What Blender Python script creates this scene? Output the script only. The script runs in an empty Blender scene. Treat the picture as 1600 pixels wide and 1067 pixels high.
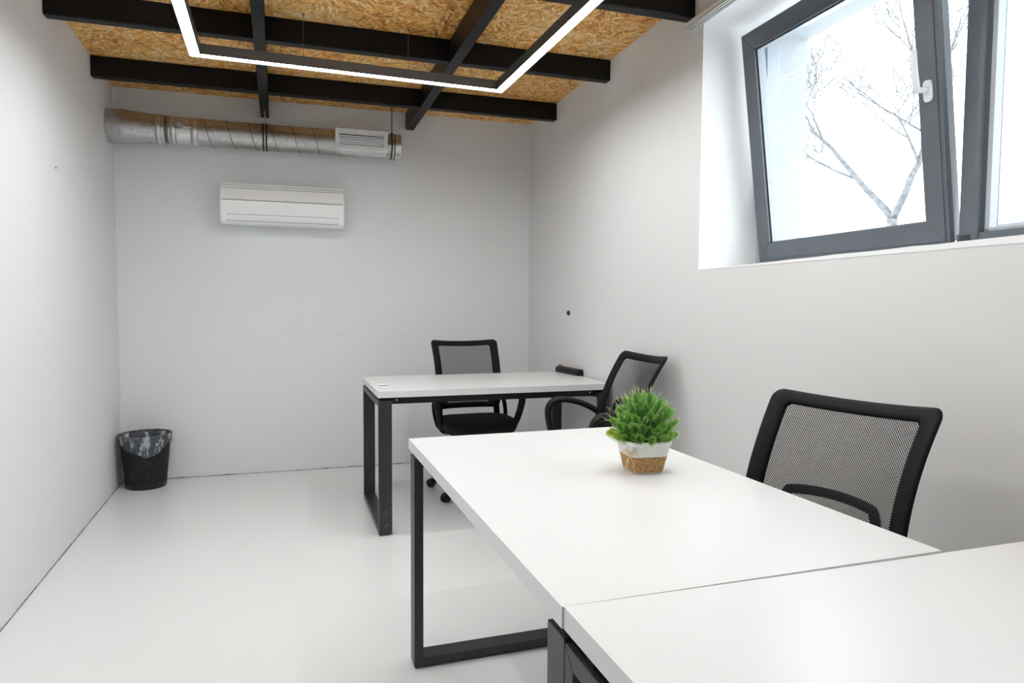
import bpy, bmesh, math, random
from mathutils import Vector, Matrix, Euler

random.seed(7)
C = bpy.context.scene.collection
PI = math.pi

# ------------------------------------------------------------------ camera
CAM_H = 1.2031
F_PX = 1048.9
yaw, pitch, roll = 0.3081, -0.0539, 0.0062
fwd = Vector((math.sin(yaw) * math.cos(pitch), math.cos(yaw) * math.cos(pitch), math.sin(pitch)))
rt = Vector((math.cos(yaw), -math.sin(yaw), 0))
up = rt.cross(fwd)
r_ = rt * math.cos(roll) + up * math.sin(roll)
u_ = -rt * math.sin(roll) + up * math.cos(roll)
cd = bpy.data.cameras.new('camera')
cam = bpy.data.objects.new('camera', cd)
C.objects.link(cam)
M = Matrix((r_, u_, -fwd)).transposed().to_4x4()
M.translation = Vector((0, 0, CAM_H))
cam.matrix_world = M
cd.sensor_width = 36.0
cd.lens = F_PX / 1600 * 36.0
cd.clip_start = 0.02
bpy.context.scene.camera = cam

# ------------------------------------------------------------------ world, exposure
SKY = 6.4
LAMP = 58.0
w = bpy.data.worlds.new('overcast')
bpy.context.scene.world = w
w.use_nodes = True
bg = w.node_tree.nodes['Background']
bg.inputs[0].default_value = (0.90, 0.955, 1.0, 1)
bg.inputs[1].default_value = SKY
vs = bpy.context.scene.view_settings
vs.view_transform = 'Standard'
vs.look = 'None'
vs.gamma = 1.0
vs.exposure = -0.2
vs.use_curve_mapping = False


# ------------------------------------------------------------------ material helpers
def nt(name):
    m = bpy.data.materials.new(name)
    m.use_nodes = True
    t = m.node_tree
    return m, t, t.nodes['Principled BSDF']


def N(t, kind, **kw):
    n = t.nodes.new(kind)
    for k, v in kw.items():
        if k.startswith('i_'):
            n.inputs[int(k[2:])].default_value = v
        else:
            setattr(n, k, v)
    return n


def coords(t, which='Object'):
    return N(t, 'ShaderNodeTexCoord').outputs[which]


def noise(t, vec, scale, detail=4, rough=.5):
    n = N(t, 'ShaderNodeTexNoise')
    n.inputs['Scale'].default_value = scale
    n.inputs['Detail'].default_value = detail
    n.inputs['Roughness'].default_value = rough
    if vec is not None:
        t.links.new(vec, n.inputs['Vector'])
    return n


def ramp(t, fac, stops):
    n = N(t, 'ShaderNodeValToRGB')
    cr = n.color_ramp
    while len(cr.elements) < len(stops):
        cr.elements.new(0.5)
    for e, (p, c) in zip(cr.elements, stops):
        e.position = p
        e.color = (*c, 1) if len(c) == 3 else c
    t.links.new(fac, n.inputs[0])
    return n


def bump(t, p, h, strength=.1, dist=.01):
    b = N(t, 'ShaderNodeBump')
    b.inputs['Strength'].default_value = strength
    b.inputs['Distance'].default_value = dist
    t.links.new(h, b.inputs['Height'])
    t.links.new(b.outputs[0], p.inputs['Normal'])


def mat(name, col, rough=.5, metal=0.0, var=.03, nscale=20, bmp=0.0, bscale=60, spec=.5, coat=0.0):
    """A plain material with a little procedural colour variation and relief."""
    m, t, p = nt(name)
    co = coords(t)
    n = noise(t, co, nscale)
    lo = tuple(max(0, c * (1 - var)) for c in col)
    hi = tuple(min(1, c * (1 + var)) for c in col)
    r = ramp(t, n.outputs[0], [(.3, lo), (.7, hi)])
    t.links.new(r.outputs[0], p.inputs['Base Color'])
    p.inputs['Roughness'].default_value = rough
    p.inputs['Metallic'].default_value = metal
    p.inputs['Specular IOR Level'].default_value = spec
    p.inputs['Coat Weight'].default_value = coat
    if bmp:
        b = noise(t, co, bscale, 3)
        bump(t, p, b.outputs[0], bmp, .005)
    return m


def math_n(t, op, a, b=None):
    n = N(t, 'ShaderNodeMath', operation=op)
    for i, v in enumerate((a, b)):
        if v is None:
            continue
        if isinstance(v, (int, float)):
            n.inputs[i].default_value = v
        else:
            t.links.new(v, n.inputs[i])
    return n.outputs[0]


def mixc(t, fac, a, b, blend='MIX'):
    n = N(t, 'ShaderNodeMix', data_type='RGBA', blend_type=blend)
    for sock, v in ((n.inputs['Factor'], fac), (n.inputs['A'], a), (n.inputs['B'], b)):
        if isinstance(v, (int, float)):
            sock.default_value = v
        elif isinstance(v, tuple):
            sock.default_value = (*v, 1)
        else:
            t.links.new(v, sock)
    return n.outputs['Result']


def wall_mat(name, col, seams=False, scuffs=False):
    m, t, p = nt(name)
    co = coords(t)
    n = noise(t, co, 1.3, 3)
    r = ramp(t, n.outputs[0], [(.3, tuple(c * .985 for c in col)), (.7, tuple(min(1, c * 1.01) for c in col))])
    colr = r.outputs[0]
    sep = N(t, 'ShaderNodeSeparateXYZ')
    t.links.new(co, sep.inputs[0])
    if seams:   # faint horizontal panel joints showing through the paint
        for z0, x0, x1, k in ((.985, -.1, 1.0, .13), (.488, .1, 1.2, .10), (.25, .3, 1.0, .05)):
            wob = noise(t, co, 3.0, 2)
            zz = math_n(t, 'ADD', sep.outputs[2], math_n(t, 'MULTIPLY', wob.outputs[0], .006))
            d = math_n(t, 'ABSOLUTE', math_n(t, 'SUBTRACT', zz, z0 + .003))
            line = math_n(t, 'LESS_THAN', d, .0028)
            a = math_n(t, 'GREATER_THAN', sep.outputs[0], x0)
            b = math_n(t, 'LESS_THAN', sep.outputs[0], x1)
            brk = noise(t, co, 9, 2)
            brk2 = ramp(t, brk.outputs[0], [(.35, (.2, .2, .2)), (.6, (1, 1, 1))])
            f = math_n(t, 'MULTIPLY', math_n(t, 'MULTIPLY', line, math_n(t, 'MULTIPLY', a, b)), k)
            f = math_n(t, 'MULTIPLY', f, brk2.outputs[0])
            colr = mixc(t, f, colr, (.25, .24, .23))
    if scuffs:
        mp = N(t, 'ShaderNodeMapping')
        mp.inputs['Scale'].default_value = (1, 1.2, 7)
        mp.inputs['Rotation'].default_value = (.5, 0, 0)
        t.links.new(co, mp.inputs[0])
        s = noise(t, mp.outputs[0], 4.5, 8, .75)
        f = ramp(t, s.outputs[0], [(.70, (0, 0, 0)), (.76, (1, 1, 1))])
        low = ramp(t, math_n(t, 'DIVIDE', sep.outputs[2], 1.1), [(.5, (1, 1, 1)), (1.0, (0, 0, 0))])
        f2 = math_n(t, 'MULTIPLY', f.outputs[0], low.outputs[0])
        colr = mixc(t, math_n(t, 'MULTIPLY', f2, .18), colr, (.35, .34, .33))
    t.links.new(colr, p.inputs['Base Color'])
    p.inputs['Roughness'].default_value = .62
    p.inputs['Specular IOR Level'].default_value = .3
    b = noise(t, co, 90, 4, .6)
    bump(t, p, b.outputs[0], .06, .004)
    return m


def floor_mat():
    m, t, p = nt('floor_epoxy')
    co = coords(t)
    rgb = N(t, 'ShaderNodeRGB')
    rgb.outputs[0].default_value = (.785, .788, .785, 1)
    sp = N(t, 'ShaderNodeTexVoronoi')
    sp.inputs['Scale'].default_value = 5.5
    t.links.new(co, sp.inputs['Vector'])
    dots = math_n(t, 'LESS_THAN', sp.outputs['Distance'], .016)
    c = mixc(t, math_n(t, 'MULTIPLY', dots, .3), rgb.outputs[0], (.3, .29, .28))
    # a faint straight joint under the paint
    sep = N(t, 'ShaderNodeSeparateXYZ')
    t.links.new(co, sep.inputs[0])
    t.links.new(c, p.inputs['Base Color'])
    p.inputs['Roughness'].default_value = .25
    p.inputs['Specular IOR Level'].default_value = .5
    return m


def osb_mat():
    m, t, p = nt('osb')
    co = coords(t)
    sep = N(t, 'ShaderNodeSeparateXYZ')
    t.links.new(co, sep.inputs[0])
    cb = N(t, 'ShaderNodeCombineXYZ')
    t.links.new(sep.outputs[0], cb.inputs[0])
    t.links.new(sep.outputs[1], cb.inputs[1])
    flat = cb.outputs[0]
    ws = noise(t, flat, 9, 2)
    warp = N(t, 'ShaderNodeVectorMath', operation='MULTIPLY_ADD')
    t.links.new(ws.outputs['Color'], warp.inputs[0])
    warp.inputs[1].default_value = (.05, .05, 0)
    t.links.new(flat, warp.inputs[2])

    def layer(seed, patch, dens, stretch):
        off = N(t, 'ShaderNodeVectorMath', operation='ADD')
        t.links.new(warp.outputs[0], off.inputs[0])
        off.inputs[1].default_value = (seed * 3.17, seed * 1.73, 0)
        pv = N(t, 'ShaderNodeTexVoronoi')
        pv.inputs['Scale'].default_value = patch
        t.links.new(off.outputs[0], pv.inputs['Vector'])
        ang = N(t, 'ShaderNodeSeparateColor')
        t.links.new(pv.outputs['Color'], ang.inputs[0])
        rot = N(t, 'ShaderNodeVectorRotate', rotation_type='Z_AXIS')
        t.links.new(off.outputs[0], rot.inputs['Vector'])
        t.links.new(math_n(t, 'MULTIPLY', ang.outputs[0], 3.1), rot.inputs['Angle'])
        sc = N(t, 'ShaderNodeVectorMath', operation='MULTIPLY')
        t.links.new(rot.outputs[0], sc.inputs[0])
        sc.inputs[1].default_value = (dens, dens * stretch, 1)
        v = N(t, 'ShaderNodeTexVoronoi')
        v.inputs['Scale'].default_value = 1
        t.links.new(sc.outputs[0], v.inputs['Vector'])
        s2 = N(t, 'ShaderNodeSeparateColor')
        t.links.new(v.outputs['Color'], s2.inputs[0])
        gr = N(t, 'ShaderNodeVectorMath', operation='MULTIPLY')
        t.links.new(sc.outputs[0], gr.inputs[0])
        gr.inputs[1].default_value = (.6, 2.2, 1)
        g = noise(t, gr.outputs[0], 2.5, 3)
        return s2.outputs[0], v.outputs['Distance'], g.outputs[0], s2.outputs[1]
    a = layer(1, 8, 13, 6.0)
    b = layer(5, 11, 18, 6.0)
    sel = math_n(t, 'GREATER_THAN', b[3], .5)
    def pick(i):
        n = N(t, 'ShaderNodeMix', data_type='FLOAT')
        t.links.new(sel, n.inputs['Factor'])
        t.links.new(a[i], n.inputs['A'])
        t.links.new(b[i], n.inputs['B'])
        return n.outputs['Result']
    tone = math_n(t, 'ADD', math_n(t, 'MULTIPLY', pick(0), .72), math_n(t, 'MULTIPLY', pick(2), .30))
    big = noise(t, flat, 2.2, 3)
    fine = noise(t, flat, 55, 4, .7)
    tone = math_n(t, 'ADD', tone, math_n(t, 'MULTIPLY', math_n(t, 'SUBTRACT', fine.outputs[0], .5), .55))
    tone = math_n(t, 'ADD', tone, math_n(t, 'MULTIPLY', math_n(t, 'SUBTRACT', big.outputs[0], .5), .7))
    cr = ramp(t, tone, [(.06, (.26, .085, .014)), (.20, (.62, .25, .040)), (.42, (.88, .44, .10)), (.66, (.97, .60, .20)), (.90, (.98, .82, .50))])
    edge = ramp(t, pick(1), [(.42, (1, 1, 1)), (.80, (.50, .36, .20))])
    c = mixc(t, .55, cr.outputs[0], edge.outputs[0], 'MULTIPLY')
    gs = noise(t, flat, 1.1, 2)      # pale printed / plaster smudges on the boards
    gsn = noise(t, flat, 14, 5)
    gf = ramp(t, math_n(t, 'MULTIPLY', gs.outputs[0], gsn.outputs[0]), [(.34, (0, 0, 0)), (.42, (1, 1, 1))])
    c = mixc(t, math_n(t, 'MULTIPLY', gf.outputs[0], .45), c, (.58, .54, .52))
    t.links.new(c, p.inputs['Base Color'])
    p.inputs['Roughness'].default_value = .6
    bump(t, p, pick(0), .25, .003)
    return m


def mesh_fabric(name, period, thr, col=(.006, .006, .0065)):
    """Open woven mesh: staggered round holes cut by transparency."""
    m, t, p = nt(name)
    p.inputs['Base Color'].default_value = (*col, 1)
    p.inputs['Roughness'].default_value = .7
    uv = N(t, 'ShaderNodeTexCoord').outputs['UV']
    sep = N(t, 'ShaderNodeSeparateXYZ')
    t.links.new(uv, sep.inputs[0])
    k = 2 * PI / period
    cu = math_n(t, 'COSINE', math_n(t, 'MULTIPLY', sep.outputs[0], k))
    cv = math_n(t, 'COSINE', math_n(t, 'MULTIPLY', sep.outputs[1], k))
    hole = math_n(t, 'GREATER_THAN', math_n(t, 'ADD', cu, cv), thr)
    tr = N(t, 'ShaderNodeBsdfTransparent')
    mx = N(t, 'ShaderNodeMixShader')
    t.links.new(hole, mx.inputs[0])
    t.links.new(p.outputs[0], mx.inputs[1])
    t.links.new(tr.outputs[0], mx.inputs[2])
    t.links.new(mx.outputs[0], t.nodes['Material Output'].inputs['Surface'])
    return m


def glass_mat():
    m, t, p = nt('window_glass')
    gl = N(t, 'ShaderNodeBsdfGlossy')
    gl.inputs['Roughness'].default_value = .0
    gl.inputs['Color'].default_value = (.9, .95, 1, 1)
    tr = N(t, 'ShaderNodeBsdfTransparent')
    dust = noise(t, coords(t), 6, 6, .7)
    r = ramp(t, dust.outputs[0], [(.3, (.95, .97, .98)), (.8, (.91, .94, .955))])
    t.links.new(r.outputs[0], tr.inputs[0])
    lw = N(t, 'ShaderNodeLayerWeight')
    lw.inputs[0].default_value = .5
    fr = N(t, 'ShaderNodeMath', operation='MULTIPLY')
    t.links.new(math_n(t, 'POWER', lw.outputs['Facing'], 4.0), fr.inputs[0])
    fr.inputs[1].default_value = .35
    mx = N(t, 'ShaderNodeMixShader')
    t.links.new(fr.outputs[0], mx.inputs[0])
    t.links.new(tr.outputs[0], mx.inputs[1])
    t.links.new(gl.outputs[0], mx.inputs[2])
    t.links.new(mx.outputs[0], t.nodes['Material Output'].inputs['Surface'])
    return m


def liner_mat():
    m, t, p = nt('bin_liner')
    co = coords(t)
    mp = N(t, 'ShaderNodeMapping')
    mp.inputs['Scale'].default_value = (1, 1, .45)
    t.links.new(co, mp.inputs[0])
    n = noise(t, mp.outputs[0], 22, 4, .65)
    p.inputs['Base Color'].default_value = (.50, .53, .57, 1)
    p.inputs['Roughness'].default_value = .22
    bump(t, p, n.outputs[0], .9, .02)
    tr = N(t, 'ShaderNodeBsdfTransparent')
    tr.inputs[0].default_value = (.75, .78, .82, 1)
    r = ramp(t, n.outputs[0], [(.35, (.08, .08, .08)), (.56, (.22, .22, .22)), (.62, (.85, .85, .85))])  # opaque streaks paint highlights along the film's creases
    mx = N(t, 'ShaderNodeMixShader')
    t.links.new(r.outputs[0], mx.inputs[0])
    t.links.new(tr.outputs[0], mx.inputs[1])
    t.links.new(p.outputs[0], mx.inputs[2])
    t.links.new(mx.outputs[0], t.nodes['Material Output'].inputs['Surface'])
    return m


def lamp_mat(power):
    m, t, p = nt('led_diffuser')
    p.inputs['Base Color'].default_value = (.9, .9, .9, 1)
    p.inputs['Emission Color'].default_value = (.962, .983, 1.0, 1)
    p.inputs['Emission Strength'].default_value = power
    return m


def duct_mat():
    m, t, p = nt('galvanised_steel')
    co = coords(t)
    v = N(t, 'ShaderNodeTexVoronoi')
    v.inputs['Scale'].default_value = 70
    t.links.new(co, v.inputs['Vector'])
    s = N(t, 'ShaderNodeSeparateColor')
    t.links.new(v.outputs['Color'], s.inputs[0])
    r = ramp(t, s.outputs[0], [(0, (.46, .46, .455)), (1, (.58, .58, .575))])
    t.links.new(r.outputs[0], p.inputs['Base Color'])
    n = noise(t, co, 12, 4)
    r2 = ramp(t, n.outputs[0], [(.3, (.32, .32, .32)), (.7, (.44, .44, .44))])
    t.links.new(r2.outputs[0], p.inputs['Roughness'])
    p.inputs['Metallic'].default_value = 1.0
    return m


def leaf_mat(name, base, tip):
    m, t, p = nt(name)
    at = N(t, 'ShaderNodeAttribute', attribute_name='tip')
    n = noise(t, coords(t), 60, 2)
    f = math_n(t, 'ADD', at.outputs['Fac'], math_n(t, 'MULTIPLY', math_n(t, 'SUBTRACT', n.outputs[0], .5), .3))
    c = mixc(t, f, base, tip)  # pale tips are leaf colour; dark bases also paint shade between sprigs
    t.links.new(c, p.inputs['Base Color'])
    p.inputs['Roughness'].default_value = .45
    p.inputs['Subsurface Weight'].default_value = .0
    return m


MT = dict(
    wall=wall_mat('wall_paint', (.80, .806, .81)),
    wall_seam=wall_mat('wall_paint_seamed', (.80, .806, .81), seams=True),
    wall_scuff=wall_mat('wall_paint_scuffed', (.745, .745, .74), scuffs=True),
    reveal=wall_mat('reveal_paint', (.90, .91, .92)),
    floor=floor_mat(),
    osb=osb_mat(),
    beam=mat('black_beam_paint', (.004, .004, .005), .42, var=.15, bmp=.05, bscale=200, spec=.22),
    joint=mat('dark_joint', (.26, .255, .25), .9, var=.4, nscale=30),
    white_top=mat('white_laminate', (.725, .727, .73), .28, var=.004, bmp=.02, bscale=300, spec=.4),
    edge=mat('laminate_edge', (.80, .80, .80), .4, var=.01),
    leg=mat('charcoal_powder_coat', (.022, .025, .031), .40, var=.08, bmp=.1, bscale=500),
    railm=mat('black_rail', (.006, .0065, .008), .45, var=.1),
    screw=mat('zinc_screw', (.6, .6, .6), .35, 1.0),
    rubber=mat('black_rubber', (.012, .012, .012), .7),
    plastic=mat('black_nylon', (.005, .005, .0055), .36, var=.1, bmp=.05, bscale=300, spec=.3),
    fabric=mat('black_seat_fabric', (.005, .005, .0055), .85, var=.3, nscale=300, bmp=.4, bscale=700),
    wrap=mat('black_frame_fabric', (.0055, .0055, .0065), .55, var=.3, nscale=400, bmp=.3, bscale=900, spec=.18),
    mesh=mesh_fabric('black_mesh', .0046, .26),
    chrome=mat('chrome', (.7, .7, .7), .15, 1.0),
    steel=duct_mat(),
    seam=mat('seam_steel', (.16, .16, .155), .45, 0.8),
    shade=mat('shade_scratch_grey', (.38, .38, .38), .6),  # grey that paints shade in the casing grooves; also colours the scratches
    foil=mat('aluminium_foil_tape', (.70, .70, .70), .38, 1.0, bmp=.5, bscale=60),
    ac=mat('white_abs', (.90, .905, .90), .35, var=.005),
    ac_dark=mat('grille_shadow_grey', (.10, .10, .10), .6),  # paints shade round the flap and in the track grooves
    white_metal=mat('white_lacquer', (.82, .83, .84), .35, var=.01),
    gap_shade=mat('void_shade_black', (.01, .01, .01), .8),  # paints the darkness behind the grille slats
    frame=mat('grey_pvc_foil', (.105, .121, .140), .36, var=.05, bmp=.08, bscale=250),
    frame_side=mat('pale_grey_pvc', (.40, .43, .46), .3, var=.01),
    gasket=mat('gasket', (.03, .03, .035), .6),
    glass=glass_mat(),
    track=mat('cream_aluminium', (.74, .74, .71), .4, var=.01),
    bin=mesh_fabric('bin_wire_mesh', .0030, 1.55, (.005, .0055, .007)),
    bin_solid=mat('black_bin_metal', (.006, .0065, .008), .35, var=.1),
    liner=liner_mat(),
    lamp=lamp_mat(LAMP),
    lamp_case=mat('grey_lamp_profile', (.16, .16, .16), .4, 0.6, var=.03),
    wire=mat('steel_wire', (.35, .35, .35), .35, 1.0),
    jute=mat('jute_rope', (.52, .31, .13), .9, var=.45, nscale=160, bmp=.8, bscale=260),
    cotton=mat('white_rope', (.80, .79, .75), .8, var=.06, nscale=90, bmp=.5, bscale=200),
    twine=mat('twine', (.72, .55, .33), .8, var=.2, nscale=200),
    soil=mat('dark_moss', (.02, .035, .015), .9, var=.5, nscale=90),
    leaf=leaf_mat('leaf_green', (.010, .11, .014), (.34, .72, .14)),
    leaf2=leaf_mat('leaf_bright_green', (.03, .23, .03), (.56, .88, .24)),
    leaf3=leaf_mat('leaf_yellow_green', (.16, .32, .01), (.55, .65, .05)),
    blade=mat('pale_grass', (.58, .62, .34), .6, var=.2, nscale=60),
    red=mat('red_switch', (.35, .03, .02), .4),
    bark=mat('pale_bark', (.155, .158, .162), .9, var=.35, nscale=14, bmp=.5, bscale=40),
    snow=mat('light_ground', (.80, .80, .79), .9, var=.08, nscale=2),
    render_ext=mat('grey_render', (.44, .455, .47), .85, var=.02),
    building=mat('building_render', (.34, .34, .34), .9, var=.05, nscale=8),
    roof=mat('building_roof', (.24, .245, .25), .8, var=.1),
)


# ------------------------------------------------------------------ mesh helpers
def obj(name, bm, m, parent=None, loc=(0, 0, 0), rot=(0, 0, 0), smooth=False, bevel=0.0, seg=2):
    me = bpy.data.meshes.new(name)
    bmesh.ops.recalc_face_normals(bm, faces=bm.faces)
    bm.to_mesh(me)
    bm.free()
    o = bpy.data.objects.new(name, me)
    C.objects.link(o)
    if isinstance(m, (list, tuple)):
        for x in m:
            me.materials.append(x)
    else:
        me.materials.append(m)
    o.location = loc
    o.rotation_euler = rot
    if parent is not None:
        o.parent = parent
    if smooth:
        for f in me.polygons:
            f.use_smooth = True
    if bevel:
        b = o.modifiers.new('bevel', 'BEVEL')
        b.width = bevel
        b.segments = seg
        b.limit_method = 'ANGLE'
        b.angle_limit = math.radians(40)
        for f in me.polygons:
            f.use_smooth = True
        wn = o.modifiers.new('wn', 'WEIGHTED_NORMAL')
        wn.keep_sharp = True
    return o


def tag(o, label=None, cat=None, group=None, kind=None):
    if label:
        o['label'] = label
    if cat:
        o['category'] = cat
    if group:
        o['group'] = group
    if kind:
        o['kind'] = kind
    return o


def empty(name, loc=(0, 0, 0), rot=(0, 0, 0), label=None, cat=None, group=None, kind=None, parent=None):
    o = bpy.data.objects.new(name, None)
    o.empty_display_size = .1
    C.objects.link(o)
    o.location = loc
    o.rotation_euler = rot
    if parent:
        o.parent = parent
    return tag(o, label, cat, group, kind)


def BM():
    return bmesh.new()


def hexa(bm, pts, mi=0):
    """pts: 8 corners, bottom ring then top ring."""
    v = [bm.verts.new(p) for p in pts]
    for f in ((0, 3, 2, 1), (4, 5, 6, 7), (0, 1, 5, 4), (1, 2, 6, 5), (2, 3, 7, 6), (3, 0, 4, 7)):
        bm.faces.new([v[i] for i in f]).material_index = mi
    return v


def box(bm, x0, x1, y0, y1, z0, z1, mi=0):
    return hexa(bm, [(x0, y0, z0), (x1, y0, z0), (x1, y1, z0), (x0, y1, z0), (x0, y0, z1), (x1, y0, z1), (x1, y1, z1), (x0, y1, z1)], mi)


def loft(bm, rings, caps=True, closed=True, mi=0):
    vr = [[bm.verts.new(p) for p in r] for r in rings]
    n = len(rings[0])
    for a, b in zip(vr, vr[1:]):
        for i in range(n if closed else n - 1):
            j = (i + 1) % n
            bm.faces.new((a[i], a[j], b[j], b[i])).material_index = mi
    if caps and closed:
        bm.faces.new(vr[0][::-1]).material_index = mi
        bm.faces.new(vr[-1]).material_index = mi
    return vr


def circ(c, r, ax='z', n=24, ry=None, ph=0):
    out = []
    ry = r if ry is None else ry
    for i in range(n):
        a = 2 * PI * i / n + ph
        p, q = r * math.cos(a), ry * math.sin(a)
        if ax == 'z':
            out.append((c[0] + p, c[1] + q, c[2]))
        elif ax == 'y':
            out.append((c[0] + p, c[1], c[2] + q))
        else:
            out.append((c[0], c[1] + p, c[2] + q))
    return out


def cyl(bm, c0, c1, r0, r1=None, n=20, caps=True, mi=0):
    """cylinder / cone between two points"""
    r1 = r0 if r1 is None else r1
    c0, c1 = Vector(c0), Vector(c1)
    d = (c1 - c0).normalized()
    a = d.orthogonal().normalized()
    b = d.cross(a)
    rs = []
    for c, r in ((c0, r0), (c1, r1)):
        rs.append([tuple(c + a * (r * math.cos(2 * PI * i / n)) + b * (r * math.sin(2 * PI * i / n))) for i in range(n)])
    loft(bm, rs, caps, mi=mi)


def tube(bm, pts, r, n=10, caps=True, mi=0):
    pts = [Vector(p) for p in pts]
    rs = r if isinstance(r, (list, tuple)) else [r] * len(pts)
    a = None
    rings = []
    for i, p in enumerate(pts):
        d = (pts[min(i + 1, len(pts) - 1)] - pts[max(i - 1, 0)]).normalized()
        if a is None:
            a = d.orthogonal().normalized()
        a = (a - d * a.dot(d)).normalized()
        b = d.cross(a)
        rings.append([tuple(p + a * (rs[i] * math.cos(2 * PI * k / n)) + b * (rs[i] * math.sin(2 * PI * k / n))) for k in range(n)])
    loft(bm, rings, caps, mi=mi)


def band(bm, pts, side, wid, thk, mi=0):
    """flat strap swept along pts; side = fixed lateral axis; wid along side, thk across"""
    pts = [Vector(p) for p in pts]
    side = Vector(side)
    rings = []
    for i, p in enumerate(pts):
        d = (pts[min(i + 1, len(pts) - 1)] - pts[max(i - 1, 0)]).normalized()
        s = (side - d * side.dot(d)).normalized()
        nn = d.cross(s)
        w = wid[i] / 2
        h = thk[i] / 2
        ring = []
        for k in range(12):
            a = 2 * PI * k / 12
            ca, sa = math.cos(a), math.sin(a)
            e = .55
            ring.append(tuple(p + s * (w * math.copysign(abs(ca) ** e, ca)) + nn * (h * math.copysign(abs(sa) ** e, sa))))
        rings.append(ring)
    loft(bm, rings, mi=mi)


def smoothpath(pts, n=6):
    """Catmull-Rom through pts (tuples of any length)"""
    out = []
    P = [pts[0]] + list(pts) + [pts[-1]]
    for i in range(1, len(P) - 2):
        for k in range(n):
            t_ = k / n
            q = []
            for a, b, c, d in zip(P[i - 1], P[i], P[i + 1], P[i + 2]):
                q.append(.5 * (2 * b + (c - a) * t_ + (2 * a - 5 * b + 4 * c - d) * t_ ** 2 + (3 * b - a - 3 * c + d) * t_ ** 3))
            out.append(tuple(q))
    out.append(tuple(pts[-1]))
    return out


def copy_tree(o, parent=None):
    c = o.copy()
    C.objects.link(c)
    c.parent = parent
    for ch in list(o.children):
        copy_tree(ch, c)
    return c


# ------------------------------------------------------------------ room shell
YB = 5.0464
HC = 2.6144
XL, XR = -1.1411, 1.7428
YF = -1.7


def lx(y):
    return XL - .0402 * (y - YB)


def wx(y):
    return XR + .011 * (y - YB)


def struct(name, bm, m, **kw):
    return tag(obj(name, bm, m, **kw), kind='structure')


bm = BM()
box(bm, -1.6, 2.4, YF - .3, YB + .3, -.12, 0)
struct('floor', bm, MT['floor'])
bm = BM()
box(bm, -1.6, 2.4, YF - .3, YB + .3, HC, HC + .02)
struct('ceiling', bm, MT['osb'])
bm = BM()
hexa(bm, [(lx(YF - .2) - .25, YF - .2, 0), (lx(YF - .2), YF - .2, 0), (lx(YB + .2), YB + .2, 0), (lx(YB + .2) - .25, YB + .2, 0),
          (lx(YF - .2) - .25, YF - .2, HC), (lx(YF - .2), YF - .2, HC), (lx(YB + .2), YB + .2, HC), (lx(YB + .2) - .25, YB + .2, HC)])
struct('wall_left', bm, MT['wall'])
bm = BM()
box(bm, -1.3, 2.0, YB, YB + .2, 0, HC)
struct('wall_back', bm, MT['wall_seam'])
bm = BM()
box(bm, -1.2, 2.0, YF - .2, YF, 0, HC)
struct('wall_front', bm, MT['wall'])

WY0, WY1 = -.35, 2.635
WZ0, WZ1 = 1.366, 2.448
WD = .56            # wall thickness
bm = BM()


def wpr(bm, y0, y1, z0, z1, o0=0, o1=WD, mi=0):
    return hexa(bm, [(wx(y0) + o0, y0, z0), (wx(y0) + o1, y0, z0), (wx(y1) + o1, y1, z0), (wx(y1) + o0, y1, z0),
                     (wx(y0) + o0, y0, z1), (wx(y0) + o1, y0, z1), (wx(y1) + o1, y1, z1), (wx(y1) + o0, y1, z1)], mi)


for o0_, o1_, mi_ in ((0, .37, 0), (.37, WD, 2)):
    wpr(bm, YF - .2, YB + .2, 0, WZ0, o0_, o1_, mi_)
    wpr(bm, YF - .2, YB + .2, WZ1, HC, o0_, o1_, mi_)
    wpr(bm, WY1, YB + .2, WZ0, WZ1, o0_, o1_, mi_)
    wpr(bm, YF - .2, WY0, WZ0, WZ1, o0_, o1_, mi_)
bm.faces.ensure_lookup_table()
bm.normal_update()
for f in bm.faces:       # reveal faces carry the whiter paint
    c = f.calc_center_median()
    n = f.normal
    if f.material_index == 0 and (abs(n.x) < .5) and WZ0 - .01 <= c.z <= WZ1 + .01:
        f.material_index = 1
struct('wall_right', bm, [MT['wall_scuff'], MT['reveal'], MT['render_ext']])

# dark open joint where floor meets wall
bm = BM()
segs = 60
for i in range(segs):
    y0 = YF + (YB - YF) * i / segs
    y1 = YF + (YB - YF) * (i + 1) / segs
    h = .002 + .0035 * random.random()
    hexa(bm, [(lx(y0), y0, 0), (lx(y0) + .003, y0, 0), (lx(y1) + .003, y1, 0), (lx(y1), y1, 0),
              (lx(y0), y0, h), (lx(y0) + .003, y0, h), (lx(y1) + .003, y1, h), (lx(y1), y1, h)])
struct('trim_1', bm, MT['joint'])
bm = BM()
for i in range(segs):
    x0 = XL + (XR - XL) * i / segs
    x1 = XL + (XR - XL) * (i + 1) / segs
    h = .002 + .005 * random.random() ** 2
    box(bm, x0, x1, YB - .004, YB, 0, h)
struct('trim_2', bm, MT['joint'])
bm = BM()          # pale caulk line in the back left corner
hexa(bm, [(XL, YB - .006, 0), (XL + .006, YB - .006, 0), (XL + .006, YB, 0), (XL, YB, 0),
          (XL, YB - .006, HC), (XL + .006, YB - .006, HC), (XL + .006, YB, HC), (XL, YB, HC)])
struct('trim_3', bm, MT['white_metal'])

# ------------------------------------------------------------------ window (wall_right)
FO = .30           # depth of the frame inside the reveal
TH = math.radians(7.25)
PHI = -.011
win = empty('window_1', (wx(1.2) + FO, 1.2, WZ0), (0, 0, PHI), kind='structure')


def wy(y):
    return y - 1.2


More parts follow.
